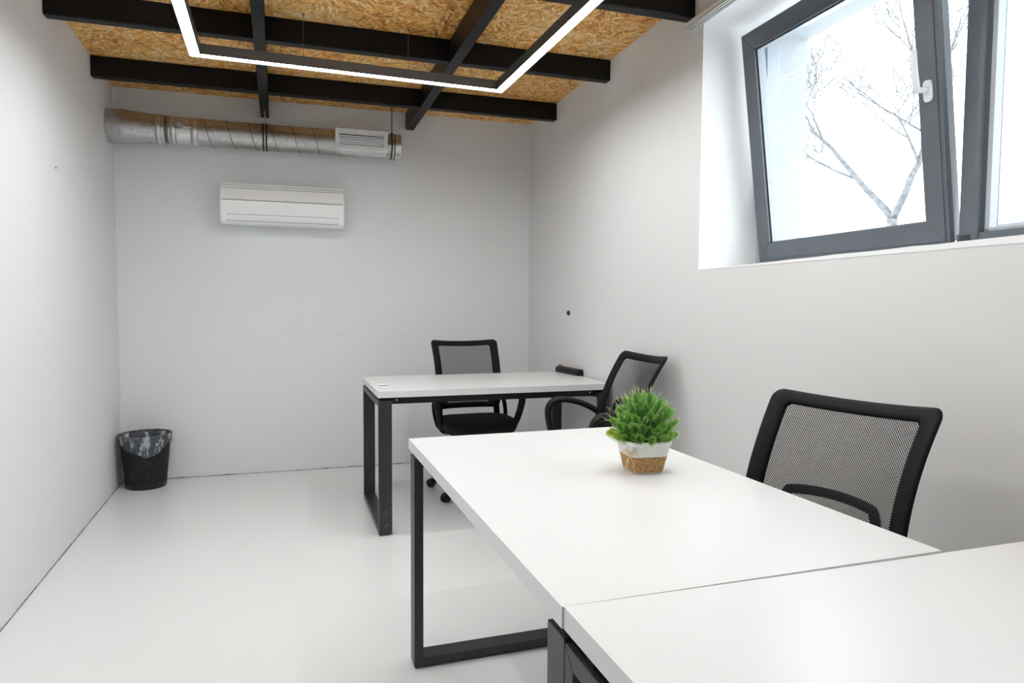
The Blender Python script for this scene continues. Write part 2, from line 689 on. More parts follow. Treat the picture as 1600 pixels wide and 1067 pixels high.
# outer frame (white core, grey inside face) and mullions
bm = BM()
z1 = WZ1 - WZ0
box(bm, .004, .07, wy(WY0), wy(WY1), 0, .048)
box(bm, .004, .07, wy(WY0), wy(WY1), z1 - .048, z1)
box(bm, .004, .07, wy(WY1) - .045, wy(WY1), .048, z1 - .048)
box(bm, .004, .07, wy(WY0), wy(WY0) + .045, .048, z1 - .048)
obj('outer_frame', bm, MT['frame_side'], win, bevel=.003)
# grey face strips of the fixed lights
for (ya, yb_) in ((.50, 1.62), (WY0, .42)):
    a, b = wy(ya), wy(yb_)
    bm = BM()
    box(bm, -.012, .05, a, b, 0.01, .070)
    box(bm, -.012, .05, a, b, z1 - .07, z1 - .005)
    obj('fixed_frame', bm, MT['frame'], win, bevel=.004)
    bm = BM()
    for q in ((a + .06, a + .075), (b - .100, b - .085)):
        box(bm, -.002, .03, q[0], q[1], .07, z1 - .07)
    box(bm, -.002, .03, a + .06, b - .085, .07, .082)
    box(bm, -.002, .03, a + .06, b - .085, z1 - .082, z1 - .07)
    obj('glazing_bead', bm, MT['frame_side'], win, bevel=.002)
    bm = BM()
    box(bm, .028, .034, a + .05, b - .06, .06, z1 - .06)
    obj('glass_pane', bm, MT['glass'], win)
for (ya, yb_) in ((1.545, 1.612), (.42, .50)):
    bm = BM()
    box(bm, -.012, .07, wy(ya), wy(yb_), .008, z1 - .005)
    box(bm, -.018, -.010, wy(ya), wy(ya) + .022, .008, z1 - .005)
    obj('mullion', bm, MT['frame'], win, bevel=.004)

# tilted sash
SY0, SY1, SH = wy(1.637), wy(2.588), .998
sash = empty('tilted_sash', (-.012, 0, .038), (0, -TH, 0), parent=win)
# parts directly under window_1 so that their pieces stay within three levels
def in_sash(o):
    o.parent = win
    o.matrix_parent_inverse = Matrix.Identity(4)
    o.matrix_basis = Matrix.Translation((-.012, 0, .038)) @ Euler((0, -TH, 0)).to_matrix().to_4x4()
    return o


bpy.data.objects.remove(sash)
SW = .080
bm = BM()
yL, yR = SY1, SY0


def mitred(bm, ya, yb2, za, zb, wd, x0, x1, mi=0):
    """rectangular frame built of four mitred members"""
    o_ = [(ya, za), (yb2, za), (yb2, zb), (ya, zb)]
    i_ = [(ya + wd, za + wd), (yb2 - wd, za + wd), (yb2 - wd, zb - wd), (ya + wd, zb - wd)]
    for k in range(4):
        j = (k + 1) % 4
        g = .0006
        hexa(bm, [(x0, *o_[k]), (x0, *o_[j]), (x0, *i_[j]), (x0, *i_[k]), (x1, *o_[k]), (x1, *o_[j]), (x1, *i_[j]), (x1, *i_[k])], mi)


mitred(bm, SY0, SY1, 0, SH, SW, 0, .022)
mitred(bm, SY0 + .014, SY1 - .014, .014, SH - .014, .068, -.004, .002)
sf = in_sash(obj('sash_frame', bm, MT['frame'], bevel=.002))
bm = BM()
mitred(bm, SY0 + .012, SY1 - .012, .012, SH - .012, .06, .022, .062)
obj('sash_core', bm, MT['frame_side'], sf, bevel=.002)
bm = BM()
mitred(bm, SY0 + .076, SY1 - .076, .076, SH - .076, .008, .010, .030)
obj('gasket', bm, MT['gasket'], sf)
bm = BM()
mitred(bm, SY0 + .082, SY1 - .082, .082, SH - .082, .005, .012, .034)
obj('glazing_bead', bm, MT['frame_side'], sf)
bm = BM()
box(bm, .030, .035, SY0 + .07, SY1 - .07, .07, SH - .07)
in_sash(obj('glass_pane', bm, MT['glass']))
# handle: rosette on the near stile, lever turned up
hy, hz = SY0 + .042, .495
bm = BM()
ring = []
for k in range(32):
    a = 2 * PI * k / 32
    cx_, cz_ = math.cos(a), math.sin(a)
    ring.append((math.copysign(abs(cx_) ** .55, cx_) * .0155, math.copysign(abs(cz_) ** .55, cz_) * .034))
loft(bm, [[(-.004, hy + p, hz + q) for p, q in ring], [(-.012, hy + p, hz + q) for p, q in ring], [(-.0145, hy + p * .85, hz + q * .93) for p, q in ring]])
hnd = in_sash(obj('window_handle', bm, MT['white_metal'], smooth=False, bevel=.001))
bm = BM()
cyl(bm, (-.014, hy, hz + .004), (-.052, hy, hz + .004), .0095, .0085, 16)
band(bm, [(-.052, hy, hz - .006), (-.055, hy, hz + .02), (-.058, hy, hz + .06), (-.058, hy, hz + .11), (-.056, hy, hz + .128)], (0, 1, 0), [.019, .021, .021, .020, .017], [.012, .013, .011, .010, .008])
obj('lever', bm, MT['white_metal'], hnd, smooth=True)
# stay arm and hinge cover
bm = BM()
box(bm, .02, .03, SY1 + .004, SY1 + .016, .0, .085)
obj('hinge_cover', bm, MT['white_metal'], win, loc=(-.02, 0, .03), bevel=.003)
bm = BM()
cyl(bm, (.03, SY1 - .03, z1 - .06), (-.10, SY1 - .05, z1 - .075), .004, n=8)
obj('stay_arm', bm, MT['wire'], win)
# inner sill lip (rough plaster edge)
bm = BM()
ns = 40
prev = None
for i in range(ns + 1):
    y = WY1 - (WY1 - WY0) * i / ns
    h = .004 + .016 * i / (ns * .55) if i < ns * .55 else .020
    h += random.uniform(-.0012, .0012)
    b0 = .001 * random.random()
    cur = [(wx(y) - .0015, y, WZ0 - .001 - b0), (wx(y) + FO, y, WZ0 - .001), (wx(y) + FO, y, WZ0 + .012), (wx(y) - .0015, y, WZ0 + h)]
    if prev:
        hexa(bm, [prev[0], prev[1], cur[1], cur[0], prev[3], prev[2], cur[2], cur[3]])
    prev = cur
struct('trim_4', bm, MT['reveal'])

# curtain track above the window
tr = empty('curtain_track', (1.681, 1.0, 2.452), (0, 0, PHI), 'cream aluminium curtain track with two grooves above the window', 'curtain track')
bm = BM()
box(bm, -.021, -.0185, -1.4, 1.73, 0, .026)
box(bm, .0185, .021, -1.4, 1.73, 0, .026)
box(bm, -.021, .021, -1.4, 1.73, .0235, .026)
for a, b in ((-.021, -.011), (-.004, .004), (.011, .021)):
    box(bm, a, b, -1.4, 1.73, 0, .003)
obj('rail', bm, MT['track'], tr)
bm = BM()
box(bm, -.0185, .0185, -1.4, 1.73, .010, .012)
obj('groove_shade', bm, MT['ac_dark'], tr)  # dark sheet painting the shade inside the track grooves
bm = BM()
box(bm, -.022, .022, 1.73, 1.734, -.001, .027)
obj('end_cap', bm, MT['track'], tr, bevel=.001)
for y in (1.5, .4, -.8):
    bm = BM()
    box(bm, .021, .0375 + .003, y - .02, y + .02, .008, .024)
    obj('bracket', bm, MT['track'], tr)

# ------------------------------------------------------------------ ceiling beams
BZ = 2.497
for y, lb in ((4.455, 'black steel beam across the ceiling nearest the back wall'),
              (3.585, 'black steel cross-ceiling beam passing just above the light profile corners'),
              (2.700, 'black steel beam across the ceiling ending at the curtain track'),
              (1.815, 'black steel beam crossing the ceiling overhead, out of view above the near desk')):
    bm = BM()
    hexa(bm, [(lx(y), y, BZ), (wx(y), y, BZ), (wx(y + .06), y + .06, BZ), (lx(y + .06), y + .06, BZ),
              (lx(y), y, HC), (wx(y), y, HC), (wx(y + .06), y + .06, HC), (lx(y + .06), y + .06, HC)])
    if y > 2:
        tag(obj('ceiling_beam', bm, MT['beam'], bevel=.007, seg=3), lb, 'beam', 'beams running across the ceiling')
    else:
        bm.free()
for xa, xb, wdt, lb in ((-.065, -.208, .056, 'narrow black beam running lengthwise, left of ceiling centre, with duct rod at its end'),
                        (.85, .799, .060, 'black beam running lengthwise on the right half of the ceiling')):
    ya, yb_ = YF, YB
    if xa < 0:
        xa = -.208 + .030 * (YB - YF) * .9
    else:
        xa = .799 + .010 * (YB - YF)
    h = wdt / 2
    z0 = BZ - .004
    bm = BM()
    hexa(bm, [(xa - h, ya, z0), (xa + h, ya, z0), (xb + h, yb_, z0), (xb - h, yb_, z0),
              (xa - h, ya, HC), (xa + h, ya, HC), (xb + h, yb_, HC), (xb - h, yb_, HC)])
    tag(obj('ceiling_beam', bm, MT['beam'], bevel=.003, seg=2), lb, 'beam', 'beams running along the room')


# ------------------------------------------------------------------ LED profile lamp
def rect_lamp(loc, rz, Wd, Ln, lb, material, wires):
    root = empty('linear_ceiling_light', loc, (0, 0, rz), lb, 'ceiling light')
    pw, ph = .050, .048
    segs_ = [('back', (0, Wd, -pw, 0)), ('left', (0, pw, -Ln, -pw)), ('right', (Wd - pw, Wd, -Ln, -pw)), ('front', (0, Wd, -Ln - pw, -Ln))]
    for nm, (x0, x1, y0, y1) in segs_:
        bm = BM()
        t_ = .003
        if nm in ('back', 'front'):
            box(bm, x0, x1, y0, y0 + t_, .0, ph)
            box(bm, x0, x1, y1 - t_, y1, .0, ph)
            box(bm, x0, x1, y0 + t_, y1 - t_, ph - .003, ph)
        else:
            box(bm, x0, x0 + t_, y0, y1, .0, ph)
            box(bm, x1 - t_, x1, y0, y1, .0, ph)
            box(bm, x0 + t_, x1 - t_, y0, y1, ph - .003, ph)
        c = obj('housing', bm, MT['lamp_case'], root)
        bm = BM()
        box(bm, x0 + (t_ if nm in ('back', 'front') else t_), x1 - t_, y0 + (t_ if nm in ('back', 'front') else -t_), y1 - t_ if nm in ('back', 'front') else y1 + t_, .003, .009)
        obj('diffuser', bm, material, c)
    for (x, y) in wires:
        bm = BM()
        cyl(bm, (x, y, ph), (x, y, HC - loc[2] - .012), .0011, n=6)
        cyl(bm, (x, y, HC - loc[2] - .014), (x, y, HC - loc[2]), .006, n=10)
        cyl(bm, (x, y, ph), (x, y, ph + .014), .004, n=8)
        obj('suspension_wire', bm, MT['wire'], root)
    return root


rect_lamp((-.471, 3.496, 2.350), .035, 1.538, 2.35,
          'rectangular suspended LED profile light under the black beams',
          MT['lamp'], [(.508, -.015), (1.022, -.015), (.03, -1.2), (1.508, -1.2), (.03, -2.2), (1.508, -2.2)])
# ------------------------------------------------------------------ ventilation duct
DY, DZ = 4.868, 2.318
duct = empty('ventilation_duct', (0, DY, DZ), (0, 0, 0), 'round galvanised ventilation duct hung along the back wall', 'air duct')


def lathe_x(bm, prof, n=48):
    loft(bm, [circ((x, 0, 0), r, 'x', n) for x, r in prof])


bm = BM()
lathe_x(bm, [(-1.136, .106), (-1.06, .106), (-1.045, .108), (-1.03, .106), (-.93, .097), (-.86, .092), (-.85, .093), (-.80, .093)])
obj('reducer', bm, MT['steel'], duct, smooth=True, bevel=.0005)
bm = BM()
prof = []
x = -.80
while x < .66:
    prof.append((x, .0865))
    x += .05
prof.append((.66, .0865))
lathe_x(bm, prof)
pipe = obj('spiral_pipe', bm, MT['steel'], duct, smooth=True)
# raised helical lock seam
bm = BM()
pts = []
pitch_ = .135
turns = 1.02 / pitch_
nst = int(turns * 40)
for i in range(nst + 1):
    a = 2 * PI * turns * i / nst
    pts.append((-.62 + 1.02 * i / nst + .0, .0872 * math.cos(a), .0872 * math.sin(a)))
tube(bm, pts, .0022, 6)
obj('spiral_seam', bm, MT['seam'], pipe, smooth=True)
for xa, xb, r in ((-1.05, -1.035, .109), (-.865, -.850, .0945), (-.78, -.765, .0895), (-.655, -.645, .089)):
    bm = BM()
    lathe_x(bm, [(xa, r - .003), (xa + .002, r), (xb - .002, r), (xb, r - .003)])
    obj('joint_ring', bm, MT['steel'], duct, smooth=True, bevel=.0004)
for xa, xb, r in ((-1.03, -.99, .1055), (-.85, -.82, .0945), (-.765, -.735, .0885), (-.645, -.605, .0885)):
    bm = BM()
    lathe_x(bm, [(xa, r), (xb, r - (.004 if xa < -.9 else 0))])
    obj('foil_tape', bm, MT['foil'], duct, smooth=True)
# damper with crank
bm = BM()
lathe_x(bm, [(-.735, .0875), (-.73, .0885), (-.65, .0885), (-.645, .0875)])
dmp = obj('damper_section', bm, MT['foil'], duct, smooth=True)
bm = BM()
for r0, r1, y in ((.024, .022, -.094), (.013, .011, -.098)):
    prof2 = []
    loft(bm, [circ((-.715, y + .008, .018), r0, 'y', 24), circ((-.715, y, .018), r0, 'y', 24), circ((-.715, y, .018), r1 * .8, 'y', 24), circ((-.715, y + .004, .018), r1 * .8, 'y', 24)])
tube(bm, smoothpath([(-.705, -.101, .018), (-.69, -.103, .014), (-.675, -.102, .006), (-.66, -.10, .004), (-.64, -.098, .01)], 4), [.004] * 17, 8)
obj('damper_crank', bm, MT['screw'], dmp, smooth=False, bevel=.0005)
bm = BM()
for rr_ in (.0235, .0125):
    tube(bm, [(-.715 + rr_ * math.cos(2 * PI * k / 24), -.0955 - (.004 if rr_ < .02 else 0), .018 + rr_ * math.sin(2 * PI * k / 24)) for k in range(25)], .0016, 6, caps=False)
obj('dial_ring', bm, MT['seam'], dmp, smooth=True)
# end cap collar
bm = BM()
lathe_x(bm, [(.648, .0885), (.66, .0895), (.700, .0895), (.703, .086)])
obj('end_cap', bm, MT['foil'], duct, smooth=True, bevel=.0005)
# saddle collar and grille
bm = BM()
sad = []
for xx in (.262, .600):
    ring = []
    for k in range(14):
        a = math.radians(150 + 95 * k / 13)
        ring.append((xx, .0885 * math.cos(a), .0885 * math.sin(a)))
    for k in range(13, -1, -1):
        a = math.radians(150 + 95 * k / 13)
        ring.append((xx, .086 * math.cos(a), .086 * math.sin(a)))
    sad.append(ring)
loft(bm, sad)
obj('saddle', bm, MT['foil'], duct)
gx0, gx1, gy, gz0, gz1 = .252, .604, -.098, -.055, .080
bm = BM()
fw = .026
for (a, b, c, d) in ((gx0, gx1, gz0, gz0 + fw), (gx0, gx1, gz1 - fw, gz1), (gx0, gx0 + fw, gz0 + fw, gz1 - fw), (gx1 - fw, gx1, gz0 + fw, gz1 - fw)):
    box(bm, a, b, gy - .004, gy + .002, c, d)
box(bm, gx0 + .012, gx1 - .012, gy, gy + .05, gz0 + .012, gz0 + .015)
box(bm, gx0 + .012, gx1 - .012, gy, gy + .06, gz1 - .015, gz1 - .012)
box(bm, gx0 + .012, gx0 + .015, gy, gy + .06, gz0 + .012, gz1 - .012)
box(bm, gx1 - .015, gx1 - .012, gy, gy + .06, gz0 + .012, gz1 - .012)
gr = obj('air_grille', bm, MT['white_metal'], duct, bevel=.001)
bm = BM()
box(bm, gx0 + .015, gx1 - .015, gy + .018, gy + .020, gz0 + .015, gz1 - .015)
obj('grille_shade_sheet', bm, MT['gap_shade'], gr)  # black sheet painting the shade behind the slats
for k in range(5):
    z = gz0 + fw + .009 + k * .0165
    bm = BM()
    hexa(bm, [(gx0 + fw, gy - .002, z - .001), (gx1 - fw, gy - .002, z - .001), (gx1 - fw, gy + .014, z - .006 + .004), (gx0 + fw, gy + .014, z - .006 + .004),
              (gx0 + fw, gy - .002, z + .0065 - k * .0), (gx1 - fw, gy - .002, z + .0065), (gx1 - fw, gy + .014, z + .001), (gx0 + fw, gy + .014, z + .001)])
    obj('slat', bm, MT['white_metal'], gr)
for hx, ztop in ((-.2, HC - .09 - DZ), (.645, HC - DZ)):
    h_ = empty('hanger', (hx, 0, 0), parent=duct)
    for dx in (-.011, .011):
        bm = BM()
        loft(bm, [circ((dx - .0035, 0, 0), .0905, 'x', 40), circ((dx + .0035, 0, 0), .0905, 'x', 40)])
        obj('rubber_band', bm, MT['rubber'], h_, smooth=True)
    bm = BM()
    loft(bm, [circ((-.007, 0, 0), .0885, 'x', 40), circ((.007, 0, 0), .0885, 'x', 40)])
    obj('clamp_band', bm, MT['steel'], h_, smooth=True)
    bm = BM()
    cyl(bm, (0, 0, .088), (0, 0, ztop if hx > 0 else .198), .0035, n=8)
    cyl(bm, (0, 0, .088), (0, 0, .100), .008, n=6)
    obj('threaded_rod', bm, MT['screw'] if hx < 0 else MT['rubber'], h_)

# ------------------------------------------------------------------ air conditioner
AX0, AX1 = -.488, .313
ac = empty('air_conditioner', ((AX0 + AX1) / 2, YB, 1.735), (0, 0, 0), 'white wall-mounted split air conditioner under the duct', 'air conditioner')
hw = (AX1 - AX0) / 2
prof = [(0, .010), (-.10, .000), (-.150, .004), (-.178, .022), (-.192, .060), (-.198, .110), (-.196, .160), (-.185, .205), (-.172, .235), (-.150, .262), (-.120, .280), (-.06, .288), (0, .288)]
bm = BM()
sp = smoothpath(prof, 3)
xs = [-hw, -hw + .004, -hw + .012, hw - .012, hw - .004, hw]
sc = [.972, .99, 1, 1, .99, .972]
loft(bm, [[(x, y * s, .145 + (z - .145) * s) for y, z in sp] for x, s in zip(xs, sc)])
obj('casing', bm, MT['ac'], ac, smooth=True, bevel=.0005)


def acy(z):   # front surface depth at height z
    pr = [p for p in sp if p[0] < -.11]
    best = min(pr, key=lambda p: abs(p[1] - z))
    return best[0]


# grey strip paints a groove's shade across the front, intake steps and flap
for (za, zb, dx, nm, mm, pr) in ((.156, .160, .012, 'panel_groove_shade', 'ac_dark', .0004),):
    bm = BM()
    box(bm, -hw + dx, hw - dx, acy(za) - .001, acy(za) + .01, za - .002, zb + .002)
    obj(nm, bm, MT['shade'], ac)
bm = BM()
hexa(bm, [(-hw + .006, acy(.162) - .004, .1625), (hw - .006, acy(.162) - .004, .1625), (hw - .006, acy(.162) + .02, .1625), (-hw + .006, acy(.162) + .02, .1625),
          (-hw + .006, acy(.235) - .002, .238), (hw - .006, acy(.235) - .002, .238), (hw - .006, acy(.235) + .02, .238), (-hw + .006, acy(.235) + .02, .238)])
obj('front_panel', bm, MT['ac'], ac, bevel=.003)
for k, (y, z) in enumerate(((-.168, .246), (-.152, .261), (-.132, .274))):
    bm = BM()
    box(bm, -hw + .008, hw - .008, y - .010, y + .02, z - .0030, z + .0035)
    obj('intake_louver', bm, MT['ac'], ac, bevel=.001)
    bm = BM()
    box(bm, -hw + .010, hw - .010, y - .006, y + .02, z - .0062, z - .0030)
    obj('louver_gap_shade', bm, MT['shade'], ac)  # grey strip painting the shade under each louver
bm = BM()
fx = hw - .045
lo, hi = .020, .062
for (a, b, c, d) in ((-fx, fx, lo, lo + .002), (-fx, fx, hi, hi + .002), (-fx, -fx + .002, lo, hi), (fx - .002, fx, lo, hi)):
    z0, z1_ = c, d
    hexa(bm, [(a, acy(z0) - .0012, z0), (b, acy(z0) - .0012, z0), (b, acy(z0) + .01, z0), (a, acy(z0) + .01, z0),
              (a, acy(z1_) - .0012, z1_), (b, acy(z1_) - .0012, z1_), (b, acy(z1_) + .01, z1_), (a, acy(z1_) + .01, z1_)])
obj('outlet_gap_shade', bm, MT['ac_dark'], ac)  # dark strips painting the shade in the seam round the flap
bm = BM()
ys = [lo + .004 + (hi - lo - .006) * k / 5 for k in range(6)]
loft(bm, [[(xx, acy(z) - .004 + (.002 if 0 < i < 5 else .003), z) for i, z in enumerate(ys)] + [(xx, acy(z) + .008, z) for z in ys[::-1]] for xx in (-fx + .004, fx - .004)])
obj('air_flap', bm, MT['ac'], ac, bevel=.001)
bm = BM()
box(bm, -fx + .02, fx - .02, acy(.042) - .0035, acy(.042) + .004, .040, .0412)
obj('flap_line', bm, MT['edge'], ac)

# round patch in the back wall and the two small marks
bm = BM()
loft(bm, [circ((.407, YB, 1.981), .056, 'y', 40), circ((.407, YB - .0012, 1.981), .056, 'y', 40), circ((.407, YB - .0012, 1.981), .052, 'y', 40), circ((.407, YB - .0002, 1.981), .051, 'y', 40)])
tag(obj('pipe_hole_cover', bm, MT['wall']), 'round painted-over hole cover on the back wall beside the air conditioner', 'hole cover')
bm = BM()
loft(bm, [circ((wx(4.188), 4.188, 1.154), .016, 'x', 20, .017), circ((wx(4.188) - .008, 4.188, 1.154), .015, 'x', 20), circ((wx(4.188) - .014, 4.188, 1.154), .009, 'x', 20)])
tag(obj('cable_grommet', bm, MT['rubber'], smooth=True), 'small round black rubber plug in the right wall above the far desk', 'plug')
bm = BM()
loft(bm, [circ((lx(3.722), 3.722, 1.84), .005, 'x', 12), circ((lx(3.722) + .002, 3.722, 1.84), .004, 'x', 12)])  # dark disc painting the darkness of a small hole
tag(obj('wall_hole_dot', bm, MT['rubber']), 'tiny dark dot standing for a hole in the left wall', 'plug')


# ------------------------------------------------------------------ desks
def make_desk(label, L, D, T=.757):
    """L along local x, D along local y, origin at the left-front corner; legs at x=0 and x=L."""
    root = empty('desk', label=label, cat='desk')
    bm = BM()
    box(bm, 0, L, 0, D, T - .034, T)
    top = obj('desktop', bm, MT['white_top'], root, bevel=.0006)
    zt = T - .052
    inset = .004
    tw, tt = .068, .030
    for x0 in (inset, L - inset - tw):
        bm = BM()
        y0, y1 = .006, D - .006
        z0, z1_ = .006, zt
        # loop in the YZ plane, mitred corners
        o_ = [(y0, z0), (y1, z0), (y1, z1_), (y0, z1_)]
        i_ = [(y0 + tt, z0 + tt), (y1 - tt, z0 + tt), (y1 - tt, z1_ - tt), (y0 + tt, z1_ - tt)]
        for k in range(4):
            j = (k + 1) % 4
            hexa(bm, [(x0, *o_[k]), (x0, *o_[j]), (x0, *i_[j]), (x0, *i_[k]), (x0 + tw, *o_[k]), (x0 + tw, *o_[j]), (x0 + tw, *i_[j]), (x0 + tw, *i_[k])])
        lg = obj('leg_frame', bm, MT['leg'], root, bevel=.0015)
        for yy in (y0 + .004, y1 - .03):
            bm = BM()
            box(bm, x0 + .006, x0 + tw - .012, yy, yy + .026, 0, .007)
            obj('foot_pad', bm, MT['rubber'], lg)
            bm = BM()
            box(bm, x0 + .014, x0 + tw - .014, yy + .03, yy + .06, zt, T - .034)
            obj('spacer', bm, MT['rubber'], lg)
    for y in (.060, D - .085):
        bm = BM()
        box(bm, inset + .010, L - inset - .010, y, y + .025, T - .034 - .042, T - .034)
        rl = obj('support_rail', bm, MT['railm'], root, bevel=.001)
        for xx in (.105, L - .105):
            bm = BM()
            yo = y if y < .2 else y + .025
            s_ = -1 if y < .2 else 1
            cyl(bm, (xx, yo, T - .055), (xx, yo + s_ * .003, T - .055), .0055, .0045, 14)
            obj('screw', bm, MT['screw'], rl)
    return root


RZ = .0167
dk3 = make_desk('white desk by the back wall with power strip, legs facing the room', 1.325, .747)
dk3.location = (.384, 3.466, 0)
dk3.rotation_euler = (0, 0, .0167)
# desk 1: long axis along the room; rotate so that local x runs towards the camera
dk1 = make_desk('white desk in the middle with the potted plant on it', 1.316, .757)
dk1.location = (.346, 2.220, 0)
dk1.rotation_euler = (0, 0, -PI / 2 + RZ)
# local x -> -y world, local y -> +x world
dk2 = make_desk('nearest white desk standing crosswise, cut off by the picture edge', 1.318, .757, T=.757)
ca, sa = math.cos(RZ), math.sin(RZ)
dk2.location = (.3665 + .757 * sa, .9038 - .757 * ca, 0)
dk2.rotation_euler = (0, 0, RZ)
for c_ in dk2.children:      # the top leans a few millimetres down to the right
    if c_.name.startswith('desktop'):
        c_.rotation_euler = (0, .006, 0)

# pale scratches low on the far desk's front leg
for c_ in dk3.children:
    if c_.name.startswith('leg_frame') and min(v.co.x for v in c_.data.vertices) < .1:
        bm = BM()
        for x_, z_, l_, a_ in ((.040, .125, .016, .2), (.046, .055, .018, .1), (.062, .140, .007, .9), (.036, .049, .010, .15)):
            dx_, dz_ = l_ / 2 * math.cos(a_), l_ / 2 * math.sin(a_)
            hexa(bm, [(x_ - dx_, .0056, z_ + dz_ - .0007), (x_ + dx_, .0056, z_ - dz_ - .0007), (x_ + dx_, .0062, z_ - dz_ - .0007), (x_ - dx_, .0062, z_ + dz_ - .0007),
                      (x_ - dx_, .0056, z_ + dz_ + .0007), (x_ + dx_, .0056, z_ - dz_ + .0007), (x_ + dx_, .0062, z_ - dz_ + .0007), (x_ - dx_, .0062, z_ + dz_ + .0007)])
        sc_ = obj('scratches', bm, MT['shade'], c_)
        sc_['kind'] = 'stuff'

# small white socket box on the far desk
gb = empty('desk_socket_box', (.437, 3.72, .757), (0, 0, .0167), 'small white socket box at the left corner of the far desk', 'socket box')
bm = BM()
box(bm, -.030, .030, -.055, .055, 0, .004)
obj('base_plate', bm, MT['white_metal'], gb, bevel=.002)
bm = BM()
box(bm, -.026, .026, -.045, .045, .004, .013)
lid = obj('lid', bm, MT['ac'], gb, bevel=.002)
bm = BM()
box(bm, -.024, .024, .010, .016, .0132, .0142)
obj('slot', bm, MT['rubber'], lid)
bm = BM()
box(bm, -.0275, .0275, -.0475, -.0440, .003, .007)
obj('edge_gap', bm, MT['rubber'], gb)

# power strip
ps = empty('power_strip', (1.692, 4.075, .757), (0, 0, .10), 'black power strip with a red switch on the far desk', 'power strip')
bm = BM()
pr = [(-.026, 0), (.026, 0), (.027, .02), (.020, .038), (-.020, .038), (-.027, .02)]
loft(bm, [[(a * s, y, .001 + b * s) for a, b in pr] for y, s in ((-.150, .9), (-.146, 1), (.146, 1), (.150, .9))])
obj('body', bm, MT['plastic'], ps, bevel=.003)
bm = BM()
hexa(bm, [(-.010, .105, .038), (.010, .105, .038), (.010, .135, .038), (-.010, .135, .038), (-.010, .105, .044), (.010, .105, .044), (.010, .135, .050), (-.010, .135, .050)])
obj('switch', bm, MT['red'], ps, bevel=.001)
for k in range(4):
    bm = BM()
    cyl(bm, (0, -.11 + k * .055, .037), (0, -.11 + k * .055, .0395), .019, n=20)
    obj('socket', bm, MT['rubber'], ps)


# ------------------------------------------------------------------ office chairs (local +y = the way the sitter faces)
def lerp(tab, z):
    for (a, fa), (b, fb) in zip(tab, tab[1:]):
        if z <= b:
            u = (z - a) / (b - a)
            u = max(0, min(1, u))
            return fa + (fb - fa) * u
    return tab[-1][1]


DEPTH = smoothpath([(.50, .205), (.56, .198), (.62, .197), (.68, .205), (.74, .222), (.80, .246), (.86, .276), (.92, .312), (.97, .345)], 4)
HALF = smoothpath([(.50, .200), (.58, .222), (.66, .226), (.75, .226), (.85, .228), (.97, .234)], 4)


def bk(s, z, off=0.0):
    """point on the backrest surface; s in -1..1"""
    h = lerp(HALF, z)
    zz = z - .014 * (1 - s * s) * max(0, (z - .6) / .37)
    y = -lerp(DEPTH, z) + .040 * s * s - off
    return (s * h, y, zz)


